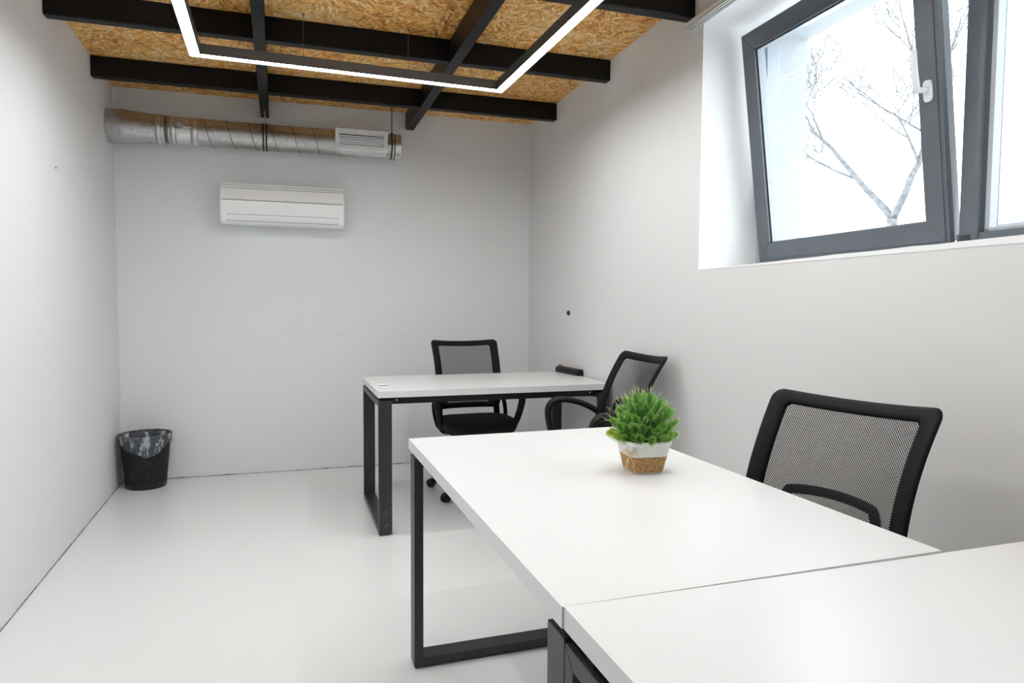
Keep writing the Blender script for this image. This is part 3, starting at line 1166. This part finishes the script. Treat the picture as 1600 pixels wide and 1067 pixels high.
def make_chair(label):
    root = empty('office_chair', label=label, cat='office chair', group='black mesh-back office chairs')
    # five-star base
    bs = empty('star_base', parent=root)
    for k in range(5):
        a = 2 * PI * k / 5 + .65
        d = Vector((math.cos(a), math.sin(a), 0))
        side = Vector((-d.y, d.x, 0))
        bm = BM()
        band(bm, [d * .03 + Vector((0, 0, .115)), d * .10 + Vector((0, 0, .112)), d * .20 + Vector((0, 0, .100)), d * .285 + Vector((0, 0, .082)), d * .305 + Vector((0, 0, .074))],
             side, [.058, .050, .042, .036, .026], [.034, .032, .026, .022, .016])
        obj('spoke', bm, MT['plastic'], bs, smooth=True)
    bm = BM()
    loft(bm, [circ((0, 0, .085), .040, n=24), circ((0, 0, .125), .042, n=24), circ((0, 0, .140), .034, n=24)])
    obj('hub', bm, MT['plastic'], bs, smooth=True, bevel=.002)
    for k in range(5):
        a = 2 * PI * k / 5 + .65
        d = Vector((math.cos(a), math.sin(a), 0)) * .290
        t_ = a + 1.1 + k * .8
        ax = Vector((math.cos(t_), math.sin(t_), 0))
        tr_ = d.normalized() * .020
        ax = Vector((-tr_.y, tr_.x, 0)).normalized()
        cs = empty('caster', parent=root)
        bm = BM()
        c = d + tr_ + Vector((0, 0, .027))
        for s_ in (-1, 1):
            p0 = c + ax * (.006 * s_)
            p1 = c + ax * (.024 * s_)
            cyl(bm, p0, p1, .027, .025, 20)
        obj('wheel', bm, MT['plastic'], cs, bevel=.003)
        bm = BM()
        n_ = 12
        ring_a, ring_b = [], []
        for s_, rg in ((-1, ring_a), (1, ring_b)):
            for q in range(n_ + 1):
                an = PI * (.02 + .96 * q / n_)
                rg.append(tuple(c + ax * (.017 * s_) + tr_.normalized() * (.031 * math.cos(an)) + Vector((0, 0, .031 * math.sin(an)))))
            for q in range(n_, -1, -1):
                an = PI * (.02 + .96 * q / n_)
                rg.append(tuple(c + ax * (.017 * s_) + tr_.normalized() * (.0275 * math.cos(an)) + Vector((0, 0, .0275 * math.sin(an)))))
        loft(bm, [ring_a, ring_b])
        cyl(bm, d + Vector((0, 0, .050)), d + Vector((0, 0, .078)), .007, n=10)
        obj('hood', bm, MT['plastic'], cs)
    # gas column
    bm = BM()
    cyl(bm, (0, 0, .13), (0, 0, .27), .026, .025, 20)
    cyl(bm, (0, 0, .27), (0, 0, .395), .015, n=16)
    obj('gas_column', bm, MT['plastic'], root, bevel=.001)
    bm = BM()
    box(bm, -.06, .06, -.10, .09, .385, .415)
    mech = obj('tilt_mechanism', bm, MT['plastic'], root, bevel=.006)
    bm = BM()
    tube(bm, smoothpath([(.05, .03, .400), (.12, .04, .395), (.17, .05, .375), (.20, .05, .355)], 3), .005, 8)
    band(bm, [(.18, .05, .369), (.205, .05, .350), (.225, .05, .338)], (0, 1, 0), [.016, .022, .016], [.010, .010, .008])
    obj('lever', bm, MT['plastic'], mech, smooth=True)
    # seat cushion: superellipse discs, waterfall front
    bm = BM()
    rings = []
    for z, s in ((.412, .80), (.414, .90), (.424, .965), (.440, .995), (.455, 1.0), (.468, .985), (.477, .95), (.482, .88), (.484, .70), (.483, .35)):
        ring = []
        for k in range(48):
            a = 2 * PI * k / 48
            c_, s_ = math.cos(a), math.sin(a)
            x = math.copysign(abs(c_) ** .62, c_) * .243 * s
            y = math.copysign(abs(s_) ** .62, s_) * .235 * s + .015
            zz = z - (.030 * max(0, (y - .12) / .13) ** 2) - .006 * max(0, 1 - (x / .22) ** 2) * (1 if z > .47 else 0)
            ring.append((x, y, zz))
        rings.append(ring)
    loft(bm, rings)
    seat = obj('seat', bm, MT['fabric'], root, smooth=True)
    bm = BM()
    rings = []
    for z, s in ((.400, .70), (.398, .86), (.404, .93), (.416, .955)):
        rings.append([(math.copysign(abs(math.cos(2 * PI * k / 40)) ** .62, math.cos(2 * PI * k / 40)) * .243 * s,
                       math.copysign(abs(math.sin(2 * PI * k / 40)) ** .62, math.sin(2 * PI * k / 40)) * .235 * s + .015, z) for k in range(40)])
    loft(bm, rings)
    obj('seat_pan', bm, MT['plastic'], seat, smooth=True)
    # backrest frame: rounded rectangular ring bent over the back surface
    NZ0, NZ1 = .515, .970

    def rring(s0, s1, z0, z1_, rs, rz, n=7):
        out = []
        cs_ = [(s1 - rs, z1_ - rz, 0), (s0 + rs, z1_ - rz, 1), (s0 + rs, z0 + rz, 2), (s1 - rs, z0 + rz, 3)]
        for cx_, cz_, q in cs_:
            for k in range(n):
                a = PI / 2 * (q + k / (n - 1))
                out.append((cx_ + rs * math.cos(a), cz_ + rz * math.sin(a)))
        # densify the straight runs
        dense = []
        for i, p in enumerate(out):
            nx = out[(i + 1) % len(out)]
            dense.append(p)
            if (i + 1) % n == 0:
                for k in range(1, 14):
                    u = k / 14
                    dense.append((p[0] + (nx[0] - p[0]) * u, p[1] + (nx[1] - p[1]) * u))
        return dense
    outer = rring(-1, 1, NZ0, NZ1, .13, .030)
    inner = rring(-.78, .78, NZ0 + .040, NZ1 - .036, .06, .014)
    mid = [((a[0] + b[0]) / 2, (a[1] + b[1]) / 2) for a, b in zip(outer, inner)]
    bm = BM()
    fr_, ff_ = [], []
    q1 = [((a[0] * .8 + b[0] * .2), (a[1] * .8 + b[1] * .2)) for a, b in zip(outer, inner)]
    q2 = [((a[0] * .2 + b[0] * .8), (a[1] * .2 + b[1] * .8)) for a, b in zip(outer, inner)]
    prof_ = [(outer, 0), (q1, -.009), (mid, -.012), (q2, -.009), (inner, -.001), (q2, .007), (mid, .010), (q1, .009)]
    loops = [[bm.verts.new(bk(s, z, off)) for s, z in L_] for L_, off in prof_]
    n = len(outer)
    for li in range(len(loops)):
        A, B = loops[li], loops[(li + 1) % len(loops)]
        for i in range(n):
            j = (i + 1) % n
            bm.faces.new((A[i], A[j], B[j], B[i]))
    obj('backrest_frame', bm, MT['wrap'], root, smooth=True)
    # mesh panel with uv in metres
    bm = BM()
    uvl = bm.loops.layers.uv.new('UVMap')
    nx_, nz_ = 22, 22
    grid = {}
    for i in range(nx_ + 1):
        for j in range(nz_ + 1):
            s = -.82 + 1.64 * i / nx_
            z = NZ0 + .030 + (NZ1 - NZ0 - .055) * j / nz_
            grid[i, j] = (bm.verts.new(bk(s, z, 0)), (s * .228, z))
    for i in range(nx_):
        for j in range(nz_):
            ks = [(i, j), (i + 1, j), (i + 1, j + 1), (i, j + 1)]
            f = bm.faces.new([grid[k][0] for k in ks])
            for lp, k in zip(f.loops, ks):
                u, v = grid[k][1]
                lp[uvl].uv = ((u + v) * .7071, (u - v) * .7071)
    obj('mesh_panel', bm, MT['mesh'], root, smooth=True)
    # lumbar arch behind the mesh and spine down to the seat
    bm = BM()
    path = []
    for k in range(25):
        u = -1 + 2 * k / 24
        s = .60 * math.copysign(min(1, abs(u) * 1.12) ** .9, u)
        z = .724 - .020 * (abs(u) ** 2) - .075 * max(0, abs(u) - .78) ** 1.2 * 8
        p = bk(s, z, .016)
        path.append(p)
    wl = [.026] * 25
    rings = []
    band(bm, path, (0, -.25, 1), wl, [.014] * 25)
    obj('lumbar_support', bm, MT['plastic'], root, smooth=True)
    for s in (-1, 1):
        bm = BM()
        pts = smoothpath([bk(.88 * s, .60, .004), bk(.90 * s, .545, .006), (.198 * s, -.185, .50), (.196 * s, -.170, .455), (.17 * s, -.14, .418), (.10 * s, -.08, .402)], 4)
        band(bm, pts, (1, 0, 0), [.042] * len(pts), [.020] * len(pts))
        obj('back_bracket', bm, MT['plastic'], root, smooth=True)
        bm = BM()
        pts = smoothpath([bk(.60 * s, .672, .016), bk(.62 * s, .62, .016), bk(.70 * s, .56, .014), bk(.80 * s, .53, .010)], 4)
        band(bm, pts, (1, 0, 0), [.026] * len(pts), [.014] * len(pts))
        obj('lumbar_arm', bm, MT['plastic'], root, smooth=True)
    # loop arms
    for s in (-1, 1):
        bm = BM()
        ctl = [(.232 * s, -.190, .625, .050, .030), (.248 * s, -.140, .660, .050, .032), (.264 * s, -.070, .692, .050, .032), (.276 * s, .010, .708, .050, .030), (.280 * s, .070, .700, .048, .030),
               (.280 * s, .098, .665, .046, .028), (.276 * s, .100, .610, .045, .026), (.264 * s, .090, .540, .044, .024), (.250 * s, .070, .470, .044, .022), (.225 * s, .055, .415, .044, .016), (.16 * s, .05, .400, .040, .012)]
        sp_ = smoothpath(ctl, 4)
        band(bm, [p[:3] for p in sp_], (1, 0, 0), [p[3] for p in sp_], [p[4] for p in sp_])
        obj('armrest', bm, MT['plastic'], root, smooth=True)
        bm = BM()
        ctl = [(.232 * s, -.165, .630, .030, .020), (.244 * s, -.150, .560, .028, .018), (.240 * s, -.120, .480, .028, .016), (.222 * s, -.09, .412, .030, .012), (.16 * s, -.08, .398, .034, .010)]
        sp_ = smoothpath(ctl, 4)
        band(bm, [p[:3] for p in sp_], (1, 0, 0), [p[3] for p in sp_], [p[4] for p in sp_])
        obj('arm_post', bm, MT['plastic'], root, smooth=True)
    return root


ch = make_chair('black mesh office chair behind the far desk, against the back wall')
ch.location = (1.086, 4.165, 0)
ch.rotation_euler = (0, 0, math.atan2(-.03, -1))
c2 = copy_tree(ch)
c2['label'] = 'black mesh office chair between the far desk and the plant, back to the right wall'
c2.location = (1.345, 3.00, 0)
c2.rotation_euler = (0, 0, math.radians(90))
c3 = copy_tree(ch)
c3['label'] = 'nearest black mesh office chair tucked at the middle desk below the window'
for c_ in (ch, c3):          # arms of these two are set lower, to pass under the desk rails
    for a_ in c_.children:
        if a_.name.startswith(('armrest', 'arm_post')):
            a_.scale = (1, 1, .85)
            a_.location = (0, 0, .4 * .15)
c3.location = (1.085, 1.325, 0)
c3.rotation_euler = (0, 0, math.radians(104))


# ------------------------------------------------------------------ waste bin
wb = empty('waste_bin', (-.965, 4.885, 0), (0, 0, 0), 'black wire-mesh waste bin with a clear liner in the back left corner', 'waste bin')
R0, R1, BH = .118, .152, .345
bm = BM()
uvl = bm.loops.layers.uv.new('UVMap')
nr = 48
rows = [(0.03 + (BH - .03) * k / 8) for k in range(9)]
vr = [[bm.verts.new(p) for p in circ((0, 0, z), R0 + (R1 - R0) * z / BH, n=nr)] for z in rows]
for k in range(8):
    for i in range(nr):
        j = (i + 1) % nr
        f = bm.faces.new((vr[k][i], vr[k][j], vr[k + 1][j], vr[k + 1][i]))
        us = (i, i + 1, i + 1, i)
        vsx = (rows[k], rows[k], rows[k + 1], rows[k + 1])
        for lp, u, v in zip(f.loops, us, vsx):
            a, b = u * 2 * PI * .135 / nr, v
            lp[uvl].uv = ((a + b) * .7071, (a - b) * .7071)
obj('mesh_wall', bm, MT['bin'], wb, smooth=True)
bm = BM()
loft(bm, [circ((0, 0, 0), R0 - .004, n=nr), circ((0, 0, .004), R0 + .001, n=nr), circ((0, 0, .032), R0 + .0045, n=nr), circ((0, 0, .032), R0 + .001, n=nr), circ((0, 0, .006), R0 - .004, n=nr)])
obj('base', bm, MT['bin_solid'], wb, smooth=True, bevel=.001)
bm = BM()
tube(bm, [(R1 * math.cos(2 * PI * k / 60), R1 * math.sin(2 * PI * k / 60), BH) for k in range(61)], .0055, 10, caps=False)
obj('rim', bm, MT['bin_solid'], wb, smooth=True)
bm = BM()
rings = []
for q, (z, dr) in enumerate(((.05, -.012), (.12, -.008), (.22, -.007), (.31, -.006), (.350, -.004), (.353, .004), (.345, .0075))):
    rings.append([((R0 + (R1 - R0) * z / BH + dr + (random.uniform(-.003, .001) if q < 4 else 0)) * math.cos(2 * PI * k / 72),
                   (R0 + (R1 - R0) * z / BH + dr + (random.uniform(-.003, .001) if q < 4 else 0)) * math.sin(2 * PI * k / 72), z) for k in range(72)])
# folded-over skirt, hanging in a point towards the camera
face = math.atan2(-4.885, .965)
for u in (.25, .5, .75, 1.0):
    ring = []
    for k in range(72):
        a = 2 * PI * k / 72
        da = abs((a - face + PI) % (2 * PI) - PI)
        drop = .055 + .085 * max(0, 1 - da / 1.0) + .010 * math.sin(a * 5)
        z = .345 - drop * u
        rr = R0 + (R1 - R0) * z / BH + .0075 + .0025 * math.sin(a * 23 + u * 3) + .002 * math.sin(a * 41)
        ring.append((rr * math.cos(a), rr * math.sin(a), z))
    rings.append(ring)
loft(bm, rings, caps=False)
obj('liner', bm, MT['liner'], wb, smooth=True)
# bunched film inside
bm = BM()
rings = []
for z, r in ((.045, .085), (.10, .098), (.16, .090), (.22, .10)):
    rings.append([((r + random.uniform(-.012, .008)) * math.cos(2 * PI * k / 30), (r + random.uniform(-.012, .008)) * math.sin(2 * PI * k / 30), z + random.uniform(-.01, .01)) for k in range(30)])
loft(bm, rings, caps=False)
obj('liner_bag', bm, MT['liner'], wb, smooth=True)

# ------------------------------------------------------------------ potted plant
pl = empty('potted_plant', (.888, 1.612, .757), (0, 0, math.radians(-6)), 'artificial green plant in a rope-wrapped square pot on the middle desk', 'potted plant')


def sq(h, z, n=56, e=.34):
    out = []
    for k in range(n):
        a = 2 * PI * k / n
        c_, s_ = math.cos(a), math.sin(a)
        out.append((math.copysign(abs(c_) ** e, c_) * h, math.copysign(abs(s_) ** e, s_) * h, z))
    return out


PH = .088


def half(z):
    return .0435 + (.0625 - .0435) * (z / PH) ** 1.1


def rope(bm, z0, z1_, coils):
    rings = []
    for c in range(coils):
        for q in range(5):
            u = (c + q / 5) / coils
            z = z0 + (z1_ - z0) * u
            rings.append(sq(half(z) + .0010 * abs(math.sin(PI * q / 5)) + random.uniform(-.0002, .0002), z))
    rings.append(sq(half(z1_), z1_))
    loft(bm, rings)


bm = BM()
loft(bm, [sq(.040, 0), sq(.0430, .0008), sq(.0438, .004), sq(.0425, .0045)])
obj('pot_base', bm, MT['cotton'], pl, smooth=True)
bm = BM()
rope(bm, .004, .047, 14)
obj('jute_band', bm, MT['jute'], pl, smooth=True)
bm = BM()
rope(bm, .047, .076, 6)
obj('cotton_band', bm, MT['cotton'], pl, smooth=True)
bm = BM()
loft(bm, [sq(half(.076) + .001, .076), sq(half(.076) + .0035, .078), sq(half(.088) + .003, .087), sq(half(.088) + .001, .0895), sq(half(.088) - .004, .089), sq(half(.08) - .006, .080)])
obj('rim', bm, MT['cotton'], pl, smooth=True)
bm = BM()
loft(bm, [sq(.052, .078), sq(.050, .081), sq(.02, .092)])
obj('moss', bm, MT['soil'], pl, smooth=True)
# twine round the pot, bow on the camera-left face
bm = BM()
zz = .052
nrm = Vector((-.62, -.78, 0)).normalized()
bp = Vector((-.0515, -.0455, .058))
tn = Vector((nrm.y, -nrm.x, 0))        # lateral, to the right when seen from the camera
if tn.x < 0:
    tn = -tn


def P_(a, b, c):
    return tuple(bp + tn * a + Vector((0, 0, b)) + nrm * c)


for s in (-1, 1):
    tube(bm, smoothpath([P_(0, 0, .004), P_(.007 * s, .006, .008), P_(.015 * s, .010, .008), P_(.019 * s, .004, .006), P_(.014 * s, -.003, .007), P_(.006 * s, -.001, .007), P_(0, 0, .004)], 4), .0011, 6)
    tube(bm, smoothpath([P_(0, 0, .005), P_(.004 * s, .007, .009), P_(.010 * s, .013, .009), P_(.014 * s, .010, .007), P_(.009 * s, .003, .007), P_(0, 0, .005)], 4), .0010, 6)
tube(bm, smoothpath([P_(0, 0, .005), P_(.005, -.014, .010), P_(.011, -.030, .010), P_(.014, -.050, .013)], 4), .0012, 6)
tube(bm, smoothpath([P_(0, 0, .005), P_(-.006, -.012, .010), P_(-.010, -.026, .012), P_(-.013, -.040, .014)], 4), .0011, 6)
tube(bm, smoothpath([P_(-.003, 0, .005), P_(-.004, -.014, .011), P_(-.006, -.030, .013), P_(-.011, -.043, .014)], 4), .0009, 6)
cyl(bm, P_(-.003, 0, .005), P_(.003, 0, .005), .0025, n=8)
obj('twine_bow', bm, MT['twine'], pl, smooth=True)


def sprig_mesh(seed, length, nl, fat, m, leafl=.020):
    """bushy spear-shaped tip: many pointed folded leaves round a short stem"""
    rnd = random.Random(seed)
    bm = BM()
    lay = bm.verts.layers.float.new('tip')
    def leaf(p, d, L, wdt):
        s = d.cross(Vector((0, 0, 1)))
        if s.length < 1e-3:
            s = Vector((1, 0, 0))
        s.normalize()
        nn = d.cross(s).normalized()
        a = bm.verts.new(p)
        b = bm.verts.new(p + d * L * .45 + s * wdt / 2 + nn * wdt * .15)
        c = bm.verts.new(p + d * L)
        e = bm.verts.new(p + d * L * .45 - s * wdt / 2 + nn * wdt * .15)
        a[lay] = 0.0
        b[lay] = .45
        e[lay] = .45
        c[lay] = 1.0
        bm.faces.new((a, b, c))
        bm.faces.new((a, c, e))
    for k in range(nl):
        u = (k + .5) / nl
        az = k * 2.39996 + rnd.uniform(-.2, .2)
        spread = math.radians(58 - 46 * u + rnd.uniform(-8, 8))
        d = Vector((math.cos(az) * math.sin(spread), math.sin(az) * math.sin(spread), math.cos(spread)))
        L = leafl * (1.05 - .35 * u) * rnd.uniform(.85, 1.15)
        leaf(Vector((0, 0, length * u * .78)) + Vector((d.x, d.y, 0)) * .002, d, L, fat)
    tube_v = len(bm.verts)
    cyl(bm, (0, 0, -.02), (0, 0, length * .8), .0014, .0006, 5)
    me = bpy.data.meshes.new('sprig')
    bm.to_mesh(me)
    bm.free()
    me.materials.append(m)
    return me


SP = []
for q in range(4):
    SP.append(sprig_mesh(10 + q, .034, 90, .0026, MT['leaf'], .019))
    SP.append(sprig_mesh(30 + q, .034, 90, .0026, MT['leaf2'], .019))
SPY = sprig_mesh(60, .030, 44, .0024, MT['leaf3'], .024)
SPS = sprig_mesh(70, .012, 40, .0022, MT['leaf2'], .016)
rnd = random.Random(3)


def add_sprig(me, pos, d, sc=1.0, tw=0.0):
    o = bpy.data.objects.new('sprig', me)
    C.objects.link(o)
    o.parent = pl
    o.location = pos
    q = Vector(d).normalized().to_track_quat('Z', 'Y')
    o.rotation_mode = 'QUATERNION'
    from mathutils import Quaternion
    o.rotation_quaternion = q @ Quaternion((0, 0, 1), tw)
    o.scale = (sc, sc, sc)
    return o


cnt = 0
layers = [(0.0, 1), (20, 6), (40, 11), (60, 16), (80, 20), (100, 20)]
Rh, Rv = .080, .106
for inner_ in (1.0, .70):
    for pol, n_ in layers:
        n2 = n_ if inner_ == 1.0 else max(1, int(n_ * .55))
        for k in range(n2):
            az = 2 * PI * (k + (.5 if pol % 40 else 0)) / n2 + rnd.uniform(-.12, .12)
            p_ = math.radians(pol + rnd.uniform(-5, 5))
            rr = inner_ * rnd.uniform(.90, 1.04)
            pos = Vector((math.sin(p_) * math.cos(az) * Rh * rr, math.sin(p_) * math.sin(az) * Rh * rr, .108 + math.cos(p_) * (Rv - .008 if pol < 90 else .05) * rr))
            pos.z = max(pos.z, .094)
            d = Vector((math.cos(az) * math.sin(p_) * .75, math.sin(az) * math.sin(p_) * .75, .62 + .5 * math.cos(p_)))
            pos -= d.normalized() * .020
            add_sprig(rnd.choice(SP), pos, d, rnd.uniform(.85, 1.12), rnd.uniform(0, 6))
            cnt += 1
for dx, dy, dz in ((-.080, -.020, .106), (-.078, -.005, .100), (-.072, -.035, .098)):
    add_sprig(SPY, (dx, dy, dz), (-.9, -.25, .25), 1.0, rnd.uniform(0, 6))
add_sprig(SPS, (-.008, -.066, .090), (-.05, -1, .15), 1.0)
bm = BM()
for k in range(46):
    az = rnd.uniform(0, 2 * PI)
    pz = rnd.uniform(.25, 1.55)
    d = Vector((math.cos(az) * math.sin(pz), math.sin(az) * math.sin(pz), math.cos(pz)))
    p0 = Vector((d.x * Rh, d.y * Rh, .105 + d.z * Rv * .95))
    bend = Vector((rnd.uniform(-.3, .3), rnd.uniform(-.3, .3), rnd.uniform(-.2, .5)))
    L = rnd.uniform(.022, .038)
    tube(bm, [p0 - d * .02, p0 + d * L * .5, p0 + (d + bend * .4).normalized() * L], [.0008, .0007, .0003], 4)
    for s in (-1, 1):
        q0 = p0 + d * L * .5
        side = d.orthogonal().normalized() * s
        tube(bm, [q0, q0 + (d + side * .5).normalized() * L * .35], [.0006, .0002], 4)
tag(obj('grass_blades', bm, MT['blade'], pl), kind='stuff')


# ------------------------------------------------------------------ outside
bm = BM()
box(bm, 2.4, 60, -40, 60, -.4, -.1)
struct('ground', bm, MT['snow'])
# low neighbouring building, far
lb = empty('low_building', (22, 4, -.1), (0, 0, 0), 'pale low building with a flat roof beyond the trees, at the window bottom', 'building')
bm = BM()
box(bm, 0, 6, -14, 13, 0, 4.0)
obj('wall', bm, MT['building'], lb)
bm = BM()
box(bm, -.4, 6.4, -14.4, 13.4, 4.0, 4.22)
obj('roof', bm, MT['roof'], lb)


def make_tree(name, base, h, seed, label, lean, spread, group='bare trees outside the window'):
    rnd_ = random.Random(seed)
    root = empty(name, base, (0, 0, 0), label, 'tree', group)
    trunk = BM()
    twigs = BM()

    def grow(bm_, p, d, L, r, depth):
        n_ = max(3, int(L / .22))
        pts_ = [p]
        rs = [r]
        dd = d.copy()
        for k in range(n_):
            dd = (dd + Vector((rnd_.uniform(-.20, .20), rnd_.uniform(-.20, .20), rnd_.uniform(-.06, .14)))).normalized()
            pts_.append(pts_[-1] + dd * (L / n_))
            rs.append(r * (1 - .60 * (k + 1) / n_))
        tube(bm_, pts_, rs, 7 if depth < 2 else 4)
        if depth >= 5:
            return
        kids = (4, 5, 5, 4, 3)[depth]
        for q in range(kids):
            u = rnd_.uniform(.35, 1.0) if q else 1.0
            i = min(n_, max(1, int(u * n_)))
            side = Vector((rnd_.uniform(-1, 1), rnd_.uniform(-1, 1), rnd_.uniform(-.15, .6)))
            nd = (dd * .8 + side * spread).normalized()
            grow(twigs if depth >= 1 else bm_, pts_[i], nd, L * rnd_.uniform(.50, .78), max(.004, rs[i] * rnd_.uniform(.5, .75)), depth + 1)
    main = [(0, 0, 0), (.02, .05, h * .22), (lean * .4, 0, h * .40)]
    tube(trunk, smoothpath(main, 4), [.11 - .03 * k / 8 for k in range(9)], 10)
    for sgn in (-1, 1):
        grow(trunk, Vector(main[-1]), Vector((.1, .55 * sgn, .85)).normalized(), h * .30, .060, 0)
    tr_ = obj('trunk', trunk, MT['bark'], root, smooth=True)
    tw_ = obj('twigs', twigs, MT['bark'], root)
    tw_['kind'] = 'stuff'
    return root


make_tree('bare_tree', (9.0, 8.45, -.1), 6.8, 11, 'bare forked tree outside seen through the tilted sash', .1, .95)
make_tree('bare_tree', (11.5, 5.0, -.1), 7.5, 23, 'bare tree outside seen through the fixed pane at the right edge', .0, .95)
